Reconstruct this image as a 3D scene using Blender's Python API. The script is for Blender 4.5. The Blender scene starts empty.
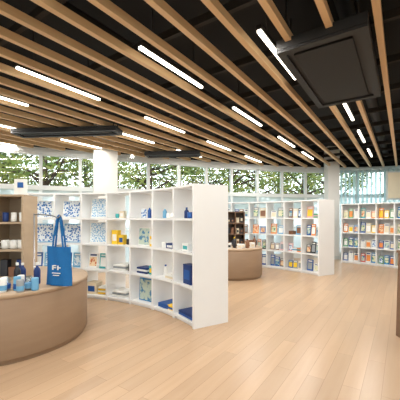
import bpy, math, random
from mathutils import Matrix, Vector
random.seed(7)
S=bpy.context.scene
try:
    S.view_settings.view_transform='Standard'
    S.view_settings.look='None'
except Exception as e: print(e)

# ------------------------------------------------------------ materials
def srgb(r,g,b):
    f=lambda c:((c/255)/12.92 if c/255<=0.04045 else ((c/255+0.055)/1.055)**2.4)
    return (f(r),f(g),f(b),1)
def mat(name,col,rough=.5,noise=.0,scale=8,metal=0,emis=0,spec=None):
    m=bpy.data.materials.new(name); m.use_nodes=True
    nt=m.node_tree; b=nt.nodes['Principled BSDF']
    c=srgb(*col)
    b.inputs['Base Color'].default_value=c
    b.inputs['Roughness'].default_value=rough
    b.inputs['Metallic'].default_value=metal
    if noise>0:
        tc=nt.nodes.new('ShaderNodeTexCoord'); n=nt.nodes.new('ShaderNodeTexNoise')
        n.inputs['Scale'].default_value=scale
        r=nt.nodes.new('ShaderNodeMix'); r.data_type='RGBA'
        r.inputs[6].default_value=tuple(x*(1-noise) for x in c[:3])+(1,)
        r.inputs[7].default_value=tuple(min(1,x*(1+noise)) for x in c[:3])+(1,)
        nt.links.new(tc.outputs['Object'],n.inputs['Vector'])
        nt.links.new(n.outputs['Fac'],r.inputs[0]); nt.links.new(r.outputs[2],b.inputs['Base Color'])
    if emis:
        b.inputs['Emission Color'].default_value=c; b.inputs['Emission Strength'].default_value=emis
    return m
UANG=math.atan2(.8282,.5604)
def wood(name,c1,c2,rough,scale,ang,planks=None):
    m=bpy.data.materials.new(name); m.use_nodes=True; nt=m.node_tree; b=nt.nodes['Principled BSDF']
    tc=nt.nodes.new('ShaderNodeTexCoord'); mp=nt.nodes.new('ShaderNodeMapping')
    mp.inputs['Rotation'].default_value=(0,0,-ang)
    nt.links.new(tc.outputs['Object'],mp.inputs['Vector'])
    mp2=nt.nodes.new('ShaderNodeMapping'); mp2.inputs['Scale'].default_value=scale
    nt.links.new(mp.outputs[0],mp2.inputs['Vector'])
    n=nt.nodes.new('ShaderNodeTexNoise'); n.inputs['Scale'].default_value=1; n.inputs['Detail'].default_value=5
    nt.links.new(mp2.outputs[0],n.inputs['Vector'])
    mx=nt.nodes.new('ShaderNodeMix'); mx.data_type='RGBA'
    mx.inputs[6].default_value=srgb(*c1); mx.inputs[7].default_value=srgb(*c2)
    nt.links.new(n.outputs['Fac'],mx.inputs[0])
    out=mx.outputs[2]
    if planks:
        br=nt.nodes.new('ShaderNodeTexBrick')
        br.inputs['Scale'].default_value=1; br.inputs['Brick Width'].default_value=planks[0]; br.inputs['Row Height'].default_value=planks[1]
        br.inputs['Mortar Size'].default_value=.002; br.inputs['Mortar Smooth'].default_value=.4
        br.inputs['Color1'].default_value=(.85,.84,.83,1); br.inputs['Color2'].default_value=(1.0,.99,.975,1); br.inputs['Mortar'].default_value=(.6,.53,.48,1)
        br.offset=.37
        nt.links.new(mp.outputs[0],br.inputs['Vector'])
        mu=nt.nodes.new('ShaderNodeMix'); mu.data_type='RGBA'; mu.blend_type='MULTIPLY'; mu.inputs[0].default_value=1
        nt.links.new(out,mu.inputs[6]); nt.links.new(br.outputs['Color'],mu.inputs[7]); out=mu.outputs[2]
    nt.links.new(out,b.inputs['Base Color']); b.inputs['Roughness'].default_value=rough
    return m
def pattern(name,c1,c2,scale,kind='vor'):
    m=bpy.data.materials.new(name); m.use_nodes=True; nt=m.node_tree; b=nt.nodes['Principled BSDF']
    tc=nt.nodes.new('ShaderNodeTexCoord')
    if kind=='vor':
        n=nt.nodes.new('ShaderNodeTexVoronoi'); o='Distance'
    elif kind=='wave':
        n=nt.nodes.new('ShaderNodeTexWave'); o='Fac'; n.inputs['Distortion'].default_value=4
    else:
        n=nt.nodes.new('ShaderNodeTexNoise'); o='Fac'
    n.inputs['Scale'].default_value=scale
    r=nt.nodes.new('ShaderNodeValToRGB'); r.color_ramp.elements[0].position=.4; r.color_ramp.elements[1].position=.5
    r.color_ramp.elements[0].color=srgb(*c1); r.color_ramp.elements[1].color=srgb(*c2)
    nt.links.new(tc.outputs['Object'],n.inputs['Vector']); nt.links.new(n.outputs[o],r.inputs[0]); nt.links.new(r.outputs[0],b.inputs['Base Color'])
    b.inputs['Roughness'].default_value=.5
    return m
def pane(name,tint,gloss,frost=0):
    m=bpy.data.materials.new(name); m.use_nodes=True; nt=m.node_tree; nt.nodes.remove(nt.nodes['Principled BSDF'])
    out=[n for n in nt.nodes if n.type=='OUTPUT_MATERIAL'][0]
    t=nt.nodes.new('ShaderNodeBsdfTransparent'); t.inputs[0].default_value=tint
    g=nt.nodes.new('ShaderNodeBsdfGlossy'); g.inputs['Roughness'].default_value=.02
    mx=nt.nodes.new('ShaderNodeMixShader'); mx.inputs[0].default_value=gloss
    nt.links.new(t.outputs[0],mx.inputs[1]); nt.links.new(g.outputs[0],mx.inputs[2]); o=mx.outputs[0]
    if frost:
        tr=nt.nodes.new('ShaderNodeBsdfTranslucent'); tr.inputs[0].default_value=(.9,.95,.97,1)
        m2=nt.nodes.new('ShaderNodeMixShader'); m2.inputs[0].default_value=frost
        nt.links.new(o,m2.inputs[1]); nt.links.new(tr.outputs[0],m2.inputs[2]); o=m2.outputs[0]
    nt.links.new(o,out.inputs[0]); return m

M={}
M['white']=mat('white_laminate',(236,237,237),.45,.02,3)
M['wallwhite']=mat('white_paint',(226,225,221),.7,.02,2)
M['frame']=mat('white_frame',(208,212,211),.5,.02,4)
M['floor']=wood('oak_floor',(206,178,148),(186,154,122),.28,(1.0,12,12),UANG,(1.8,.15))
M['slat']=wood('slat_wood',(226,194,150),(204,168,124),.55,(1.5,20,20),UANG)
M['black']=mat('ceiling_black',(14,14,15),.9,.1,3)
M['dark']=mat('dark_metal',(34,33,33),.6,.05,10)
M['dark2']=mat('dark_grille',(24,24,24),.7,.05,10)
M['joist']=mat('dark_joist',(30,27,25),.8,.05,10)
M['counter']=wood('counter_veneer',(158,132,106),(142,116,92),.5,(3,3,14),0)
M['countertop']=wood('countertop_veneer',(184,160,134),(166,142,116),.4,(2,14,14),0)
M['brown']=wood('brown_wood',(128,98,76),(104,78,58),.5,(3,3,14),0)
M['standwood']=wood('stand_wood',(186,164,136),(164,142,116),.5,(3,3,14),0)
M['glass']=pane('window_glass',(.97,1,.99,1),.05)
M['frost']=pane('frosted_glass',(.96,1,1,1),.04,.45)
M['tube']=mat('led_tube',(255,246,228),.5,0,emis=6)
M['aqua']=pane('aqua_louver',(.72,.88,.88,1),.04,.45)
M['beige']=mat('beige_board',(238,224,196),.7,.05,5)
pal={'b1':(28,86,160),'b2':(20,52,112),'b3':(110,170,208),'b4':(40,128,186),'w1':(238,238,234),'y1':(240,200,50),'r1':(200,66,52),
     'o1':(230,140,72),'g1':(84,156,108),'k1':(40,42,48),'br1':(130,90,64),'p1':(220,170,170),'t1':(60,166,170),'c1':(228,214,186),'gr':(150,156,160)}
for k,v in pal.items(): M[k]=mat('item_'+k,v,.5,.06,12)
M['pat1']=pattern('blue_white_print',(40,110,180),(225,233,238),26)
M['pat2']=pattern('pale_blue_print',(110,172,214),(228,236,240),40)
M['pat3']=pattern('photo_print',(70,130,170),(190,205,190),14,'noise')
M['pat4']=pattern('warm_print',(200,104,66),(238,210,170),16,'noise')
M['pat5']=pattern('green_print',(70,144,116),(222,220,186),18,'noise')
M['steel']=mat('steel',(170,170,172),.3,0,metal=1)
M['clear']=pane('bottle_glass',(.75,.88,.97,1),.12)
M['paving']=mat('paving',(150,150,142),.8,.1,2)
M['bark']=mat('bark',(62,50,40),.9,.3,12)
def leafmat(name,c):
    m=mat(name,c,.6,.35,3); nt=m.node_tree; b=nt.nodes['Principled BSDF']
    out=[n for n in nt.nodes if n.type=='OUTPUT_MATERIAL'][0]
    tr=nt.nodes.new('ShaderNodeBsdfTranslucent'); tr.inputs[0].default_value=srgb(min(255,c[0]+25),min(255,c[1]+25),c[2])
    mx=nt.nodes.new('ShaderNodeMixShader'); mx.inputs[0].default_value=.4
    nt.links.new(b.outputs[0],mx.inputs[1]); nt.links.new(tr.outputs[0],mx.inputs[2]); nt.links.new(mx.outputs[0],out.inputs[0]); return m
M['leaf1']=leafmat('leaf_green',(98,120,62)); M['leaf2']=leafmat('leaf_yellowgreen',(142,148,84)); M['leaf3']=leafmat('leaf_dark',(60,80,50))

# ------------------------------------------------------------ mesh builder
class MB:
    def __init__(s): s.v=[];s.f=[];s.m=[];s.ml=[];s.sm=[]
    def mi(s,k):
        if k not in s.ml: s.ml.append(k)
        return s.ml.index(k)
    def add(s,vs,fs,k,smooth=False):
        o=len(s.v); i=s.mi(k); s.v+= [tuple(v) for v in vs]
        for f in fs: s.f.append(tuple(o+a for a in f)); s.m.append(i); s.sm.append(smooth)
    def boxm(s,Mx,sx,sy,sz,k):
        x,y,z=sx/2,sy/2,sz/2
        vs=[Mx@Vector(p) for p in [(-x,-y,-z),(x,-y,-z),(x,y,-z),(-x,y,-z),(-x,-y,z),(x,-y,z),(x,y,z),(-x,y,z)]]
        s.add(vs,[(0,3,2,1),(4,5,6,7),(0,1,5,4),(1,2,6,5),(2,3,7,6),(3,0,4,7)],k)
    def box(s,c,sz,k,rot=0):
        s.boxm(Matrix.Translation(c)@Matrix.Rotation(rot,4,'Z'),*sz,k)
    def lathe(s,c,prof,k,n=24,closed=True):
        vs=[];fs=[]
        for r,z in prof:
            for i in range(n):
                a=2*math.pi*i/n; vs.append((c[0]+r*math.cos(a),c[1]+r*math.sin(a),c[2]+z))
        for j in range(len(prof)-1):
            for i in range(n):
                fs.append((j*n+i,j*n+(i+1)%n,(j+1)*n+(i+1)%n,(j+1)*n+i))
        s.add(vs,fs,k,True)
        if closed:
            s.add(vs[:n],[tuple(reversed(range(n)))],k); s.add(vs[-n:],[tuple(range(n))],k)
    def arc(s,c,r0,r1,a0,a1,z0,z1,k,n=8):
        vs=[];fs=[]
        for i in range(n+1):
            a=a0+(a1-a0)*i/n; ca,sa=math.cos(a),math.sin(a)
            for r,z in((r0,z0),(r1,z0),(r1,z1),(r0,z1)): vs.append((c[0]+r*ca,c[1]+r*sa,z))
        for i in range(n):
            for j in range(4): fs.append((i*4+j,i*4+(j+1)%4,(i+1)*4+(j+1)%4,(i+1)*4+j))
        fs.append((3,2,1,0)); fs.append((n*4,n*4+1,n*4+2,n*4+3)); s.add(vs,fs,k)
    def tube(s,pts,rad,k,n=8):
        pts=[Vector(p) for p in pts]; vs=[];fs=[]
        for i,p in enumerate(pts):
            d=(pts[min(i+1,len(pts)-1)]-pts[max(i-1,0)]).normalized()
            a=Vector((0,0,1)) if abs(d.z)<.9 else Vector((1,0,0))
            u=d.cross(a).normalized(); w=d.cross(u)
            r=rad[i] if isinstance(rad,(list,tuple)) else rad
            for j in range(n):
                t=2*math.pi*j/n; vs.append(p+u*r*math.cos(t)+w*r*math.sin(t))
        for i in range(len(pts)-1):
            for j in range(n): fs.append((i*n+j,i*n+(j+1)%n,(i+1)*n+(j+1)%n,(i+1)*n+j))
        fs.append(tuple(range(n))); fs.append(tuple((len(pts)-1)*n+j for j in range(n)))
        s.add(vs,fs,k,True)
    def obj(s,name,parent=None):
        me=bpy.data.meshes.new(name); me.from_pydata(s.v,[],s.f)
        for k in s.ml: me.materials.append(M[k])
        me.polygons.foreach_set('material_index',s.m); me.polygons.foreach_set('use_smooth',s.sm); me.update()
        import bmesh
        bm=bmesh.new(); bm.from_mesh(me); bmesh.ops.recalc_face_normals(bm,faces=bm.faces); bm.to_mesh(me); bm.free()
        o=bpy.data.objects.new(name,me); S.collection.objects.link(o)
        if parent: o.parent=parent
        return o
def empty(name):
    e=bpy.data.objects.new(name,None); S.collection.objects.link(e); return e

# ------------------------------------------------------------ room shell
W=[(-11,2.5),(-8,5.7),(-5,7.6),(-1.5,9.2),(1.7,10.5),(4.8,11.2),(7.6,10.6),(9.8,8.8),(11,6)]
def cr(p0,p1,p2,p3,t):
    return tuple(.5*((2*p1[i])+(-p0[i]+p2[i])*t+(2*p0[i]-5*p1[i]+4*p2[i]-p3[i])*t*t+(-p0[i]+3*p1[i]-3*p2[i]+p3[i])*t**3) for i in (0,1))
dense=[]
for i in range(len(W)-1):
    p0=W[max(i-1,0)];p3=W[min(i+2,len(W)-1)]
    for j in range(40): dense.append(cr(p0,W[i],W[i+1],p3,j/40))
dense.append(W[-1])
L=[0]
for a,b in zip(dense,dense[1:]): L.append(L[-1]+math.dist(a,b))
NP=28; nodes=[]
for i in range(NP+1):
    t=L[-1]*i/NP; j=min(range(len(L)),key=lambda q:abs(L[q]-t)); nodes.append(dense[j])
BX=-5.0
poly=nodes+[(11,BX),(-11,BX)]
def inside(x,y):
    r=False;n=len(poly)
    for i in range(n):
        x1,y1=poly[i];x2,y2=poly[(i+1)%n]
        if (y1>y)!=(y2>y) and x<(x2-x1)*(y-y1)/(y2-y1)+x1: r=not r
    return r
def slab(name,z0,z1,k):
    b=MB(); n=len(poly); vs=[(x,y,z0) for x,y in poly]+[(x,y,z1) for x,y in poly]
    b.add(vs,[tuple(range(n)),tuple(range(n,2*n))]+[(i,(i+1)%n,n+(i+1)%n,n+i) for i in range(n)],k); return b.obj(name)
slab('floor',-.15,0,'floor')
slab('ceiling',4.0,4.2,'black')
ZR0,ZR1,ZT=2.22,2.34,3.14
def seg(b,p,q,z0,z1,th,k,shrink=0):
    c=((p[0]+q[0])/2,(p[1]+q[1])/2,(z0+z1)/2); b.box(c,(math.dist(p,q)-shrink,th,z1-z0),k,math.atan2(q[1]-p[1],q[0]-p[0]))
fasc=MB()
for i in range(NP):
    p,q=nodes[i],nodes[i+1]
    seg(fasc,p,q,3.2,3.34,.16,'frame'); seg(fasc,p,q,3.34,4.0,.14,'black')
fasc.obj('wall_window_side')
rail=MB()
for i in range(NP):
    p,q=nodes[i],nodes[i+1]; seg(rail,p,q,0,.12,.14,'frame')
rail.obj('baseboard_window_side')
for i in range(NP):
    p,q=nodes[i],nodes[i+1]; b=MB(); a=math.atan2(q[1]-p[1],q[0]-p[0])
    seg(b,p,q,ZR0,ZR1,.1,'frame'); seg(b,p,q,ZT,3.2,.12,'frame'); seg(b,p,q,.12,.18,.1,'frame'); seg(b,p,q,1.1,1.14,.05,'frame')
    b.box((p[0],p[1],1.66),(.08,.12,3.08),'frame',a)
    seg(b,p,q,ZR1,ZT,.012,'glass'); seg(b,p,q,.18,ZR0,.012,'frost')
    b.obj('window_%d'%(i+1))
b=MB(); b.box((-11.08,-1.25,2),(.16,7.5,4),'wallwhite'); b.obj('wall_left')
b=MB(); b.box((11.08,.5,2),(.16,11,4),'wallwhite'); b.obj('wall_right')
b=MB(); b.box((0,BX-.08,.15),(22,.16,.3),'wallwhite'); b.box((0,BX-.08,3.6),(22,.16,.8),'wallwhite')
for x in [-10.7,-7.1,-3.5,0,3.5,7.1,10.7]: b.box((x,BX-.08,1.75),(.5,.16,2.9),'wallwhite')
b.obj('wall_back')
for n,(xa,xb) in enumerate([(-10.45,-7.35),(-6.85,-3.75),(-3.25,-.25),(.25,3.25),(3.75,6.85),(7.35,10.45)]):  # unseen back-wall glazing, added to let fill daylight into the room
    b=MB(); b.box(((xa+xb)/2,BX-.08,1.75),(xb-xa,.012,2.9),'glass'); b.box(((xa+xb)/2,BX-.08,1.2),(xb-xa,.06,.06),'frame'); b.obj('window_%d'%(NP+1+n))
for (x,y,w,a) in [(-2.62,8.3,.62,.42),(4.72,10.75,.42,.1)]:
    b=MB(); b.box((x,y,2),(w,.3,4),'wallwhite',a); b.box((x,y,.06),(w+.03,.33,.12),'frame',a); b.obj('structural_pillar')
b=MB(); la=None
for i in range(len(dense)-1):
    x,y=dense[i]
    if 5.05<x<9.8 and (la is None or math.dist(la,(x,y))>.14):
        la=(x,y); b.box((x-.1,y-.28,2.2),(.1,.02,2.0),'aqua',.5)
        b.box((x-.1,y-.28,3.22),(.17,.05,.05),'frame',-.1)
b.obj('vertical_louver_blind')
b=MB(); b.box((6.95,9.85,2.55),(1.5,.05,.95),'frame',-.25); b.box((6.94,9.82,2.55),(1.4,.05,.85),'beige',-.25); b.obj('wall_sign_board')

# ------------------------------------------------------------ ceiling slats
ux,uy=.5604,.8282; vx,vy=.8282,-.5604
def P(c,s): return (c*vx+s*ux, c*vy+s*uy)
b=MB()
c=-.19-.3915*30
while c<12:
    ss=[s/20 for s in range(-300,400) if inside(*P(c,s/20))]
    if len(ss)>4:
        s0,s1=ss[0]+.1,ss[-1]-.1
        x,y=P(c,(s0+s1)/2); b.box((x,y,3.345),(s1-s0,.06,.085),'slat',UANG)
    c+=.3915
b.obj('ceiling_slats')
b=MB()
s=-8
while s<14:
    cc=[c/20 for c in range(-300,300) if inside(*P(c/20,s))]
    if len(cc)>4:
        x,y=P((cc[0]+cc[-1])/2,s); b.box((x,y,3.43),(.05,cc[-1]-cc[0]-.2,.08),'joist',UANG)
    s+=.95
for c in (-8.6,-5.6,-3,-.5,2.5):
    ss=[s/20 for s in range(-300,400) if inside(*P(c,s/20))]
    a_,b_=P(c,ss[0]+.2),P(c,ss[-1]-.2); b.tube([(a_[0],a_[1],3.72),(b_[0],b_[1],3.72)],.09,'dark',10)
b.obj('ceiling_joists_and_ducts')
def hungbox(cen,sx,sy,ang,z0,z1):
    b=MB(); x,y=cen
    R=Matrix.Translation((x,y,0))@Matrix.Rotation(ang,4,'Z')
    b.box((x,y,(z0+z1)/2+.01),(sx,sy,z1-z0-.02),'dark',ang)
    for sg in(-1,1):
        b.boxm(R@Matrix.Translation((0,sg*(sy/2-.04),z0)),sx,.08,.03,'dark'); b.boxm(R@Matrix.Translation((sg*(sx/2-.04),0,z0)),.08,sy-.16,.03,'dark')
    b.boxm(R@Matrix.Translation((0,0,z0+.004)),sx-.3,sy-.28,.02,'dark2')
    for sxn in(-1,1):
        for syn in(-1,1):
            p=R@Vector((sxn*(sx/2-.08),syn*(sy/2-.08),0)); b.tube([(p.x,p.y,z1-.02),(p.x,p.y,4.0)],.01,'dark',6)
    return b.obj('ceiling_air_conditioner')
hungbox(P(-.68,4.0),1.9,.84,UANG,3.22,3.34)
hungbox((-2.72,6.15),2.2,.38,-.1,3.21,3.29)
hungbox((-.75,8.3),1.5,.4,-.1,3.2,3.29)

rows={-8.2:[(2.9,4.05),(5.0,6.2)],-6.65:[(2.0,3.15),(4.0,5.15),(6.2,7.4)],-5.09:[(1.3,2.5),(4.3,5.5),(6.4,7.6)],
 -3.91:[(-.5,.7),(1.77,3.0),(3.98,5.18),(6.09,7.27),(8.2,9.4)],-2.345:[(.1,1.3),(2.3,3.52),(4.45,5.65),(6.65,7.85),(8.6,9.8)],
 -1.17:[(-2.3,-1.1),(.2,1.3),(2.75,4.0)],-.78:[(5.05,6.3),(7.1,8.3),(9.2,10.4)],1.5:[(-2,-.8),(1,2.2),(4,5.2),(7,8.2)],3.5:[(-1,.2),(3,4.2),(6,7.2)],-.4:[(-3.5,-2.3)]}
for c,l in rows.items():
    for s0,s1 in l:
        x,y=P(c,(s0+s1)/2)
        e=empty('linear_led_light'); e.location=(x,y,3.34); e.rotation_euler=(0,0,UANG)
        b=MB(); b.box((0,0,.02),(s1-s0,.06,.045),'dark'); b.box((0,0,-.015),(s1-s0-.02,.04,.026),'tube')
        for q in(-.4,.4): b.tube([(q,0,.04),(q,0,.655)],.008,'dark',6)
        b.obj('housing',e)
        ld=bpy.data.lights.new('led_lamp','AREA'); ld.shape='RECTANGLE'; ld.size=s1-s0-.02; ld.size_y=.04; ld.energy=24.5; ld.color=(1,.96,.9)
        lo=bpy.data.objects.new('led_lamp',ld); S.collection.objects.link(lo); lo.location=(0,0,-.032); lo.parent=e

# ------------------------------------------------------------ shelves & goods
def loc(c,a,r,t,z):
    return Matrix.Translation((c[0]+r*math.cos(a)-t*math.sin(a),c[1]+r*math.sin(a)+t*math.cos(a),z))@Matrix.Rotation(a+math.pi/2,4,'Z')
def book(b,Mx,w,h,k,k2,d=.02,lean=.12):
    Q=Mx@Matrix.Rotation(lean,4,'X')@Matrix.Translation((0,0,h/2+.002))
    b.boxm(Q,w,d,h,k)
    b.boxm(Q@Matrix.Translation((0,d/2+.001,-h*.07)),w*.78,.003,h*.6,k2)
    b.boxm(Q@Matrix.Translation((0,d/2+.001,h*.36)),w*.7,.003,h*.1,'w1' if k!='w1' else 'b2')
def poster(b,Mx,w,h,k,k2,lean=.08):
    Q=Mx@Matrix.Rotation(lean,4,'X')@Matrix.Translation((0,0,h/2+.002))
    b.boxm(Q,w,.015,h,k); b.boxm(Q@Matrix.Translation((0,.009,0)),w*.9,.004,h*.9,k2)
def bottle(b,Mx,r,h,k,cap):
    p=Mx.translation
    b.lathe(p,[(r*.9,0.001),(r,.01),(r,h*.62),(r*.85,h*.7),(r*.4,h*.8),(r*.38,h*.88)],k,14)
    b.lathe(p+Vector((0,0,h*.88)),[(r*.45,0),(r*.45,h*.12)],cap,14)
def cup(b,Mx,r,h,k,handle=True):
    p=Mx.translation
    b.lathe(p,[(r*.8,.001),(r,.012),(r,h),(r*.9,h),(r*.88,.015)],k,18)
    if handle:
        pts=[]
        for i in range(9):
            t=-math.pi/2+math.pi*i/8
            pts.append(Mx@Vector((-(r*.95+.032*math.cos(t)),0,h/2+h*.3*math.sin(t))))
        b.tube(pts,.006,k,6)
def folded(b,Mx,w,d,n,ks):
    for i in range(n):
        k=ks[i%len(ks)]
        b.boxm(Mx@Matrix.Translation((random.uniform(-.005,.005),0,.018+i*.034)),w,d,.03,k)
        b.boxm(Mx@Matrix.Translation((0,d/2,.018+i*.034)),w*.98,.012,.018,k)
def crate(b,Mx,w,d,h,k,k2):
    b.boxm(Mx@Matrix.Translation((0,0,h/2+.001)),w,d,h,k); b.boxm(Mx@Matrix.Translation((0,d/2+.001,h*.5)),w*.7,.003,h*.5,k2)
    b.boxm(Mx@Matrix.Translation((0,0,h+.004)),w*1.03,d*1.03,.01,k)
TH=.03
def shelf(c,R,a0,ncol,da,H,depth,back,fill,name='curved_display_shelf'):
    e=empty(name); b=MB(); a0=math.radians(a0); da=math.radians(da); a1=a0+ncol*da
    e0=TH/2/R
    zs=[.055+(H-.055-TH/2)*k/4 for k in range(5)]
    b.arc(c,R+.03,R+depth-.03,a0+e0,a1-e0,0,.05,'white',ncol*4)
    for z in zs: b.arc(c,R+.003,R+depth-.003,a0-e0,a1+e0,z-TH/2,z+TH/2,'white',ncol*4)
    for i in range(ncol+1):
        a=a0+i*da; th=.04 if i in(0,ncol) else TH
        b.boxm(loc(c,a,R+depth/2,0,H/2),th,depth,H,'white')
    if back: b.arc(c,R+depth-.02,R+depth-.006,a0,a1,.05,H,'white',ncol*4)
    b.obj('frame',e)
    g=MB()
    for i in range(ncol):
        for k in range(4):
            fill(g,c,R,a0+(i+.5)*da,zs[k]+TH/2,i,k,depth)
    g.obj('merchandise',e)
    return e
rc=random.choice; ru=random.uniform
def fillA(g,c,R,a,z,i,k,d):
    L_=lambda r,t:loc(c,a,R+r,t,z)
    if k==3:
        if i==0:
            bottle(g,L_(.12,.1),.035,.16,'b2','b1'); cup(g,L_(.12,0),.045,.09,'b1'); cup(g,L_(.14,-.13),.045,.1,'w1')
        elif i==1:
            for t in(-.17,-.07,.03): cup(g,L_(.14,t),.036,.08,rc(['w1','b2']),False)
            bottle(g,L_(.15,.14),.035,.17,'b3','w1')
        elif i==2:
            for t in(-.15,-.05): bottle(g,L_(.15,t),.034,.2,rc(['b1','b2']),'w1')
            poster(g,L_(.18,.12),.14,.17,'w1','pat1')
        elif i==3:
            cup(g,L_(.15,.15),.035,.08,'t1'); crate(g,L_(.15,.02),.1,.08,.12,'c1','w1'); poster(g,L_(.2,-.14),.12,.16,'w1','b3')
        elif i==4: poster(g,L_(.16,-.02),.4,.37,'w1','pat2')
        else: poster(g,L_(.16,.02),.36,.33,'w1','pat1')
    elif k==2:
        if i==0: crate(g,L_(.12,.05),.16,.12,.1,'w1','t1'); cup(g,L_(.12,-.14),.04,.1,'b3')
        elif i==1: cup(g,L_(.12,0.12),.04,.09,'w1'); crate(g,L_(.14,-.08),.18,.14,.07,'b2','w1')
        elif i==2: poster(g,L_(.12,.06),.27,.31,'w1','pat3'); crate(g,L_(.12,-.16),.08,.08,.16,'y1','w1')
        elif i==3:
            crate(g,L_(.12,.15),.13,.1,.24,'y1','w1'); crate(g,L_(.12,0),.11,.1,.16,'y1','b1'); cup(g,L_(.12,-.14),.045,.1,'k1')
        elif i==4: poster(g,L_(.16,-.0),.42,.39,'w1','pat2')
        else: poster(g,L_(.16,.0),.36,.36,'b3','pat1')
    elif k==1:
        if i==0: crate(g,L_(.12,.0),.2,.12,.27,'b2','b1')
        elif i==1: bottle(g,L_(.15,.12),.035,.19,'w1','b1'); folded(g,L_(.18,-.08),.22,.22,2,['c1','w1'])
        elif i==2: folded(g,L_(.18,.06),.24,.22,3,['b2','w1']); crate(g,L_(.12,-.15),.09,.08,.14,'t1','y1')
        elif i==3: folded(g,L_(.2,.05),.28,.22,3,['w1','gr']); bottle(g,L_(.12,-.17),.035,.18,'k1','w1')
        elif i==4: book(g,L_(.14,.12),.2,.28,'w1','pat4'); book(g,L_(.14,-.12),.2,.28,'t1','w1')
        else: book(g,L_(.14,.12),.2,.28,'b1','w1'); book(g,L_(.14,-.12),.2,.28,'b3','pat2')
    else:
        if i==0: folded(g,L_(.18,0),.38,.28,2,['b1','b2'])
        elif i==1: folded(g,L_(.18,.05),.24,.28,2,['b1','b1']); crate(g,L_(.14,-.13),.16,.18,.06,'y1','b1')
        elif i==2: poster(g,L_(.12,.0),.34,.38,'b4','pat3',.05)
        elif i==3: folded(g,L_(.2,.05),.3,.26,3,['w1','gr'])
        elif i==4: crate(g,L_(.16,.1),.2,.2,.2,'c1','b1'); folded(g,L_(.2,-.12),.2,.2,4,['y1','w1'])
        else: crate(g,L_(.2,.1),.16,.2,.14,'b3','w1'); folded(g,L_(.2,-.12),.18,.2,3,['b1','w1'])
shelf((-2.865,2.42),3.2,30,7,9.6,1.95,.56,False,fillA)
cols=['b1','b4','b3','w1','y1','r1','o1','g1','t1','c1','br1','p1','k1']; pats=['pat1','pat3','pat4','pat5','c1','w1','y1']
def fillB(g,c,R,a,z,i,k,d):
    n=rc([2,3])
    for j in range(n):
        t=(j-(n-1)/2)*.44/n
        if random.random()<.85: book(g,loc(c,a,R+.14,t,z),ru(.11,.14) if n==3 else ru(.15,.2),ru(.2,.32),rc(['w1','c1','b3','gr','p1','o1','k1','b1','br1','c1','gr','k1']),rc(pats+['gr','br1']))
        else: folded(g,loc(c,a,R+.18,t,z),.13,.18,3,[rc(cols),rc(cols)])
shelf((.15,6.15),3.2,27,6,9.6,1.95,.56,False,fillB)
def fillC(g,c,R,a,z,i,k,d):
    for j in range(3):
        t=(j-1)*.155
        book(g,loc(c,a,R+.12,t,z),ru(.12,.145),ru(.22,.33),rc(['o1','b4','t1','w1','w1','y1','o1','g1','b1','r1','c1']),rc(['pat1','pat3','pat4','pat5','o1','y1','w1','c1']))
shelf((1.96,6.2),4.53,9.5,7,6.3,1.93,.4,True,fillC)

# ------------------------------------------------------------ round counters
def counter(cx,cy,r,h):
    b=MB()
    b.lathe((cx,cy,0),[(r-.03,0),(r-.03,.04),(r-.005,.045),(r,.06),(r,h-.05),(r-.004,h-.045)],'counter',96)
    b.lathe((cx,cy,h-.045),[(r-.004,0),(r+.006,.004),(r+.006,.035),(r,.045),(0.01,.045)],'countertop',96)
    return b.obj('round_display_counter')
counter(-2.45,3.82,.95,.72)
counter(.85,7.75,.74,.74)

def stand(cx,cy,w,d,z0,h,ang,k,nsh=3):
    b=MB(); R=Matrix.Translation((cx,cy,z0))@Matrix.Rotation(ang,4,'Z')
    T=lambda x,y,z:R@Matrix.Translation((x,y,z))
    for x in(-w/2+.0125,w/2-.0125): b.boxm(T(x,0,h/2),.025,d,h,k)
    b.boxm(T(0,0,h/2),.02,d-.02,h,k)
    for i in range(nsh+1): b.boxm(T(0,0,.0125+(h-.025)*i/nsh),w-.02,d-.004,.025,k)
    b.boxm(T(0,d/2-.01,h/2),w-.03,.012,h-.02,k)
    return b,R
e=empty('countertop_display_stand')
b,R=stand(-2.6,3.92,.74,.4,.722,1.06,.1,'standwood'); b.obj('frame',e)
g=MB(); step=(1.06-.025)/3
for i in range(3):
    z=.027+step*i
    for x in(-.26,-.12,.1,.2,.3):
        Q=R@Matrix.Translation((x,-.08,z))
        if i==1: cup(g,Q@Matrix.Rotation(.6,4,'Z'),.05,.11,'w1')
        elif i==0: crate(g,Q,.085,.1,ru(.1,.2),rc(['k1','b2','br1']),rc(['w1','b1']))
        else: cup(g,Q,.035,.12,rc(['k1','w1','b2']),False)
g.obj('mugs_and_goods',e)
e=empty('countertop_display_stand')
b,R=stand(.93,8.05,.5,.34,.742,.9,.0,'brown'); b.obj('frame',e)
g=MB(); step=(.9-.025)/3
for i in range(3):
    for x in(-.17,-.07,.07,.17):
        crate(g,R@Matrix.Translation((x,-.06,.027+step*i))@Matrix.Rotation(math.pi,4,'Z'),.07,.1,ru(.08,.16),rc(['k1','k1','br1','c1']),rc(['br1','c1','k1']))
g.obj('boxed_goods',e)

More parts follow.
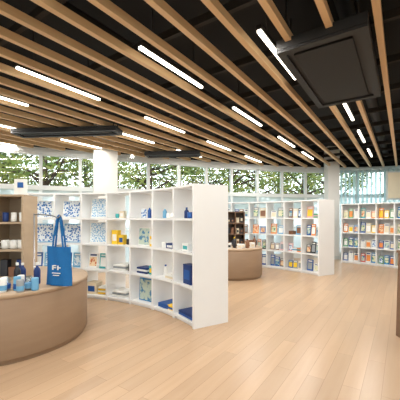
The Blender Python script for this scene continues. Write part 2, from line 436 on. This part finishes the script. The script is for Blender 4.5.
g=MB()
for i,(x,y) in enumerate([(-2.05,3.12),(-1.95,3.2),(-1.87,3.12),(-1.97,3.3),(-1.84,3.22),(-2.12,3.25),(-1.76,3.2),(-2.15,3.08),(-2.25,3.14),(-2.06,3.2),(-2.22,3.26)]):
    h=ru(.12,.15)
    g.lathe((x,y,.721),[(.032,0),(.036,.01),(.036,h),(.033,h+.006)],['w1','b3','gr','w1','clear'][i%5],20)
    g.lathe((x,y,.74),[(.0375,0),(.0375,h*.38)],'b1' if i%2 else 'b3',20)
g.obj('blue_drinking_glasses')
g=MB()
for (x,y,k) in [(-1.9,3.82,'k1'),(-2.14,3.62,'b2'),(-1.78,3.72,'k1'),(-1.9,3.5,'b2'),(-2.12,3.48,'k1')]:
    bottle(g,Matrix.Translation((x,y,.721)),.036,ru(.2,.27),k,'w1')
g.obj('dark_bottles')
g=MB()
for x,y in [(.5,7.35),(.7,7.25),(.95,7.2),(1.15,7.3),(1.3,7.45),(.6,7.5),(1.05,7.42),(.85,7.4),(1.4,7.7),(1.32,7.85)]:
    if random.random()<.6: bottle(g,Matrix.Translation((x,y,.741)),.04,ru(.2,.3),rc(['k1','br1','w1']),rc(['k1','y1']))
    else: crate(g,Matrix.Translation((x,y,.741))@Matrix.Rotation(math.pi,4,'Z'),.11,.1,ru(.08,.15),rc(['w1','br1','k1']),rc(['c1','k1']))
g.obj('bottles_and_boxes')

M['b4t']=mat('tote_canvas',(22,104,168),.85,.12,40)
def tote(cx,cy,z0,w,h,ang):
    e=empty('blue_tote_bag'); b=MB(); nx,nz=12,12; R=Matrix.Translation((cx,cy,z0))@Matrix.Rotation(ang,4,'Z')
    for side in(-1,1):
        vs=[];fs=[]
        for j in range(nz+1):
            for i in range(nx+1):
                u=i/nx*2-1; v=j/nz
                th=.045*(1-u*u)**.5*(1-.55*v)+.002
                wob=.006*math.sin(u*7+v*5)
                vs.append(R@Vector((u*w/2*(1-.04*v*v+.03*(1-v)),side*th+wob,v*h+.012*u*u*(v-.2))))
        for j in range(nz):
            for i in range(nx): a=j*(nx+1)+i; fs.append((a,a+1,a+nx+2,a+nx+1))
        b.add(vs,fs,'b4t',True)
        pts=[]
        for i in range(17):
            t=i/16; x=-.075+.15*t; z=h-.03+.39*(1-(2*t-1)**4)*1.0
            x*= (1-.75*(1-(2*t-1)**2))
            pts.append((x,side*.022*(1-(1-(2*t-1)**2)*.9),z))
        for p,q in zip(pts,pts[1:]):
            p=Vector(p);q=Vector(q); d=(q-p); mid=(p+q)/2; an=math.atan2(d.z,d.x)
            b.boxm(R@Matrix.Translation(mid)@Matrix.Rotation(-an,4,'Y'),d.length*1.1,.004,.024,'b4t')
    b.boxm(R@Matrix.Translation((0,0,.004)),w*.94,.05,.008,'b4t')
    b.obj('bag_body',e)
    t=MB()
    for k,(x,z,ww,hh) in enumerate([(-.05,.2,.012,.05),(-.025,.2,.035,.01),(-.025,.222,.035,.01),(.02,.2,.012,.05),(.04,.2,.03,.01),(0,.14,.11,.008),(0,.115,.08,.008)]):
        t.boxm(R@Matrix.Translation((x,-.047+.03*(z/h-.3),z)),ww,.012,hh,'w1')
    t.obj('printed_logo',e)
    b=MB(); b.tube([(-2.0,3.62,1.53),(-1.9,3.56,1.53),(-1.72,3.46,1.52),(-1.62,3.42,1.49),(-1.58,3.4,1.52)],.007,'steel',8)
    b.lathe((-2.0,3.62,.723),[(.06,0),(.06,.01),(.008,.015),(.008,.82)],'steel',12); b.obj('hanging_hook',e)
tote(-1.61,3.43,.726,.34,.43,-.3)
b=MB(); b.box((-2.36,3.95,1.9),(.16,.012,.2),'w1',.1); b.box((-2.36,3.942,1.92),(.07,.012,.07),'b1',.1); b.box((-2.36,3.95,1.795),(.18,.05,.012),'w1',.1); b.obj('white_sign_card')

# right-edge wood display cabinet
b=MB()
vs=[(2.48,3.2,0),(3.1,3.2,0),(3.1,3.8,0),(2.48,3.8,0),(2.51,3.25,1.05),(3.1,3.25,1.05),(3.1,3.8,1.05),(2.51,3.8,1.05)]
b.add(vs,[(0,3,2,1),(4,5,6,7),(0,1,5,4),(1,2,6,5),(2,3,7,6),(3,0,4,7)],'brown')
b.box((2.805,3.52,1.065),(.62,.58,.03),'brown'); b.box((2.488,3.62,.32),(.02,.14,.1),'w1')
b.obj('wooden_display_cabinet')

# ------------------------------------------------------------ outside
b=MB(); b.box((0,10,-.3),(90,90,.25),'paving'); b.obj('ground')
def treemesh(seed,lk):
    r=random.Random(seed); b=MB()
    b.tube([(0,0,-.2),(.08,0,1.2),(-.06,.05,2.4),(.1,0,4.6)],[.15,.12,.1,.05],'bark',8)
    cl=[]
    for i in range(13):
        a=r.uniform(0,6.28); z=r.uniform(1.4,3.8); l=r.uniform(.8,2.1); q=(math.cos(a)*l,math.sin(a)*l,z+r.uniform(.3,1.2))
        b.tube([(0,0,z),(q[0]*.5,q[1]*.5,z+.35),q],[.06,.04,.015],'bark',6); cl.append(q)
    for q in cl:
        for j in range(125):
            p=Vector((r.gauss(q[0],.38),r.gauss(q[1],.38),r.gauss(q[2],.28))); s=r.uniform(.06,.12)
            u=Vector((r.gauss(0,1),r.gauss(0,1),r.gauss(0,1))).normalized(); w=u.cross(Vector((r.gauss(0,1),r.gauss(0,1),r.gauss(0,1)))).normalized()
            b.add([p-u*s,p+w*s*.5,p+u*s,p-w*s*.5],[(0,1,2,3)],r.choice(lk))
    return b
protos=[]
for sd_,lk in[(1,['leaf1','leaf2']),(2,['leaf1','leaf3']),(3,['leaf2','leaf2','leaf1'])]:
    o=treemesh(sd_,lk).obj('garden_tree'); protos.append(o.data); bpy.data.objects.remove(o)
k=0
for i in range(0,NP+1):
    x,y=nodes[i]; nx_,ny_=x/ math.hypot(x,y+1), (y+1)/math.hypot(x,y+1)
    if 5<x<8.5: continue
    dd=3.9+(i%3)*1.9+ru(-.3,.4)
    o=bpy.data.objects.new('garden_tree',protos[k%3]); k+=1
    S.collection.objects.link(o); o.location=(x+nx_*dd,y+ny_*dd,-.15); o.rotation_euler=(0,0,ru(0,6)); sc=ru(.9,1.2); o.scale=(sc,sc,sc)

# ------------------------------------------------------------ light
w=bpy.data.worlds.new('World'); S.world=w; w.use_nodes=True; nt=w.node_tree; bg=nt.nodes['Background']
tc=nt.nodes.new('ShaderNodeTexCoord'); sp=nt.nodes.new('ShaderNodeSeparateXYZ'); cr_=nt.nodes.new('ShaderNodeValToRGB')
nt.links.new(tc.outputs['Generated'],sp.inputs[0]); nt.links.new(sp.outputs['Z'],cr_.inputs[0]); nt.links.new(cr_.outputs[0],bg.inputs[0])
cr_.color_ramp.elements[0].color=(.93,.97,1,1); cr_.color_ramp.elements[1].color=(.7,.84,1,1); cr_.color_ramp.elements[0].position=.1
bg.inputs[1].default_value=2.8
sd=bpy.data.lights.new('sun','SUN'); sd.energy=3.5; sd.angle=.02; sd.color=(1,.95,.86)
so=bpy.data.objects.new('sun',sd); S.collection.objects.link(so); so.rotation_euler=(math.radians(28),0,math.radians(-20)); so.location=(0,0,20)

# ------------------------------------------------------------ camera
cd=bpy.data.cameras.new('camera'); cam=bpy.data.objects.new('camera',cd); S.collection.objects.link(cam)
cam.location=(0,0,1.5); cam.rotation_euler=(math.pi/2,0,0); cd.sensor_width=36; cd.lens=27; cd.shift_y=.0425; cd.clip_start=.05
S.camera=cam
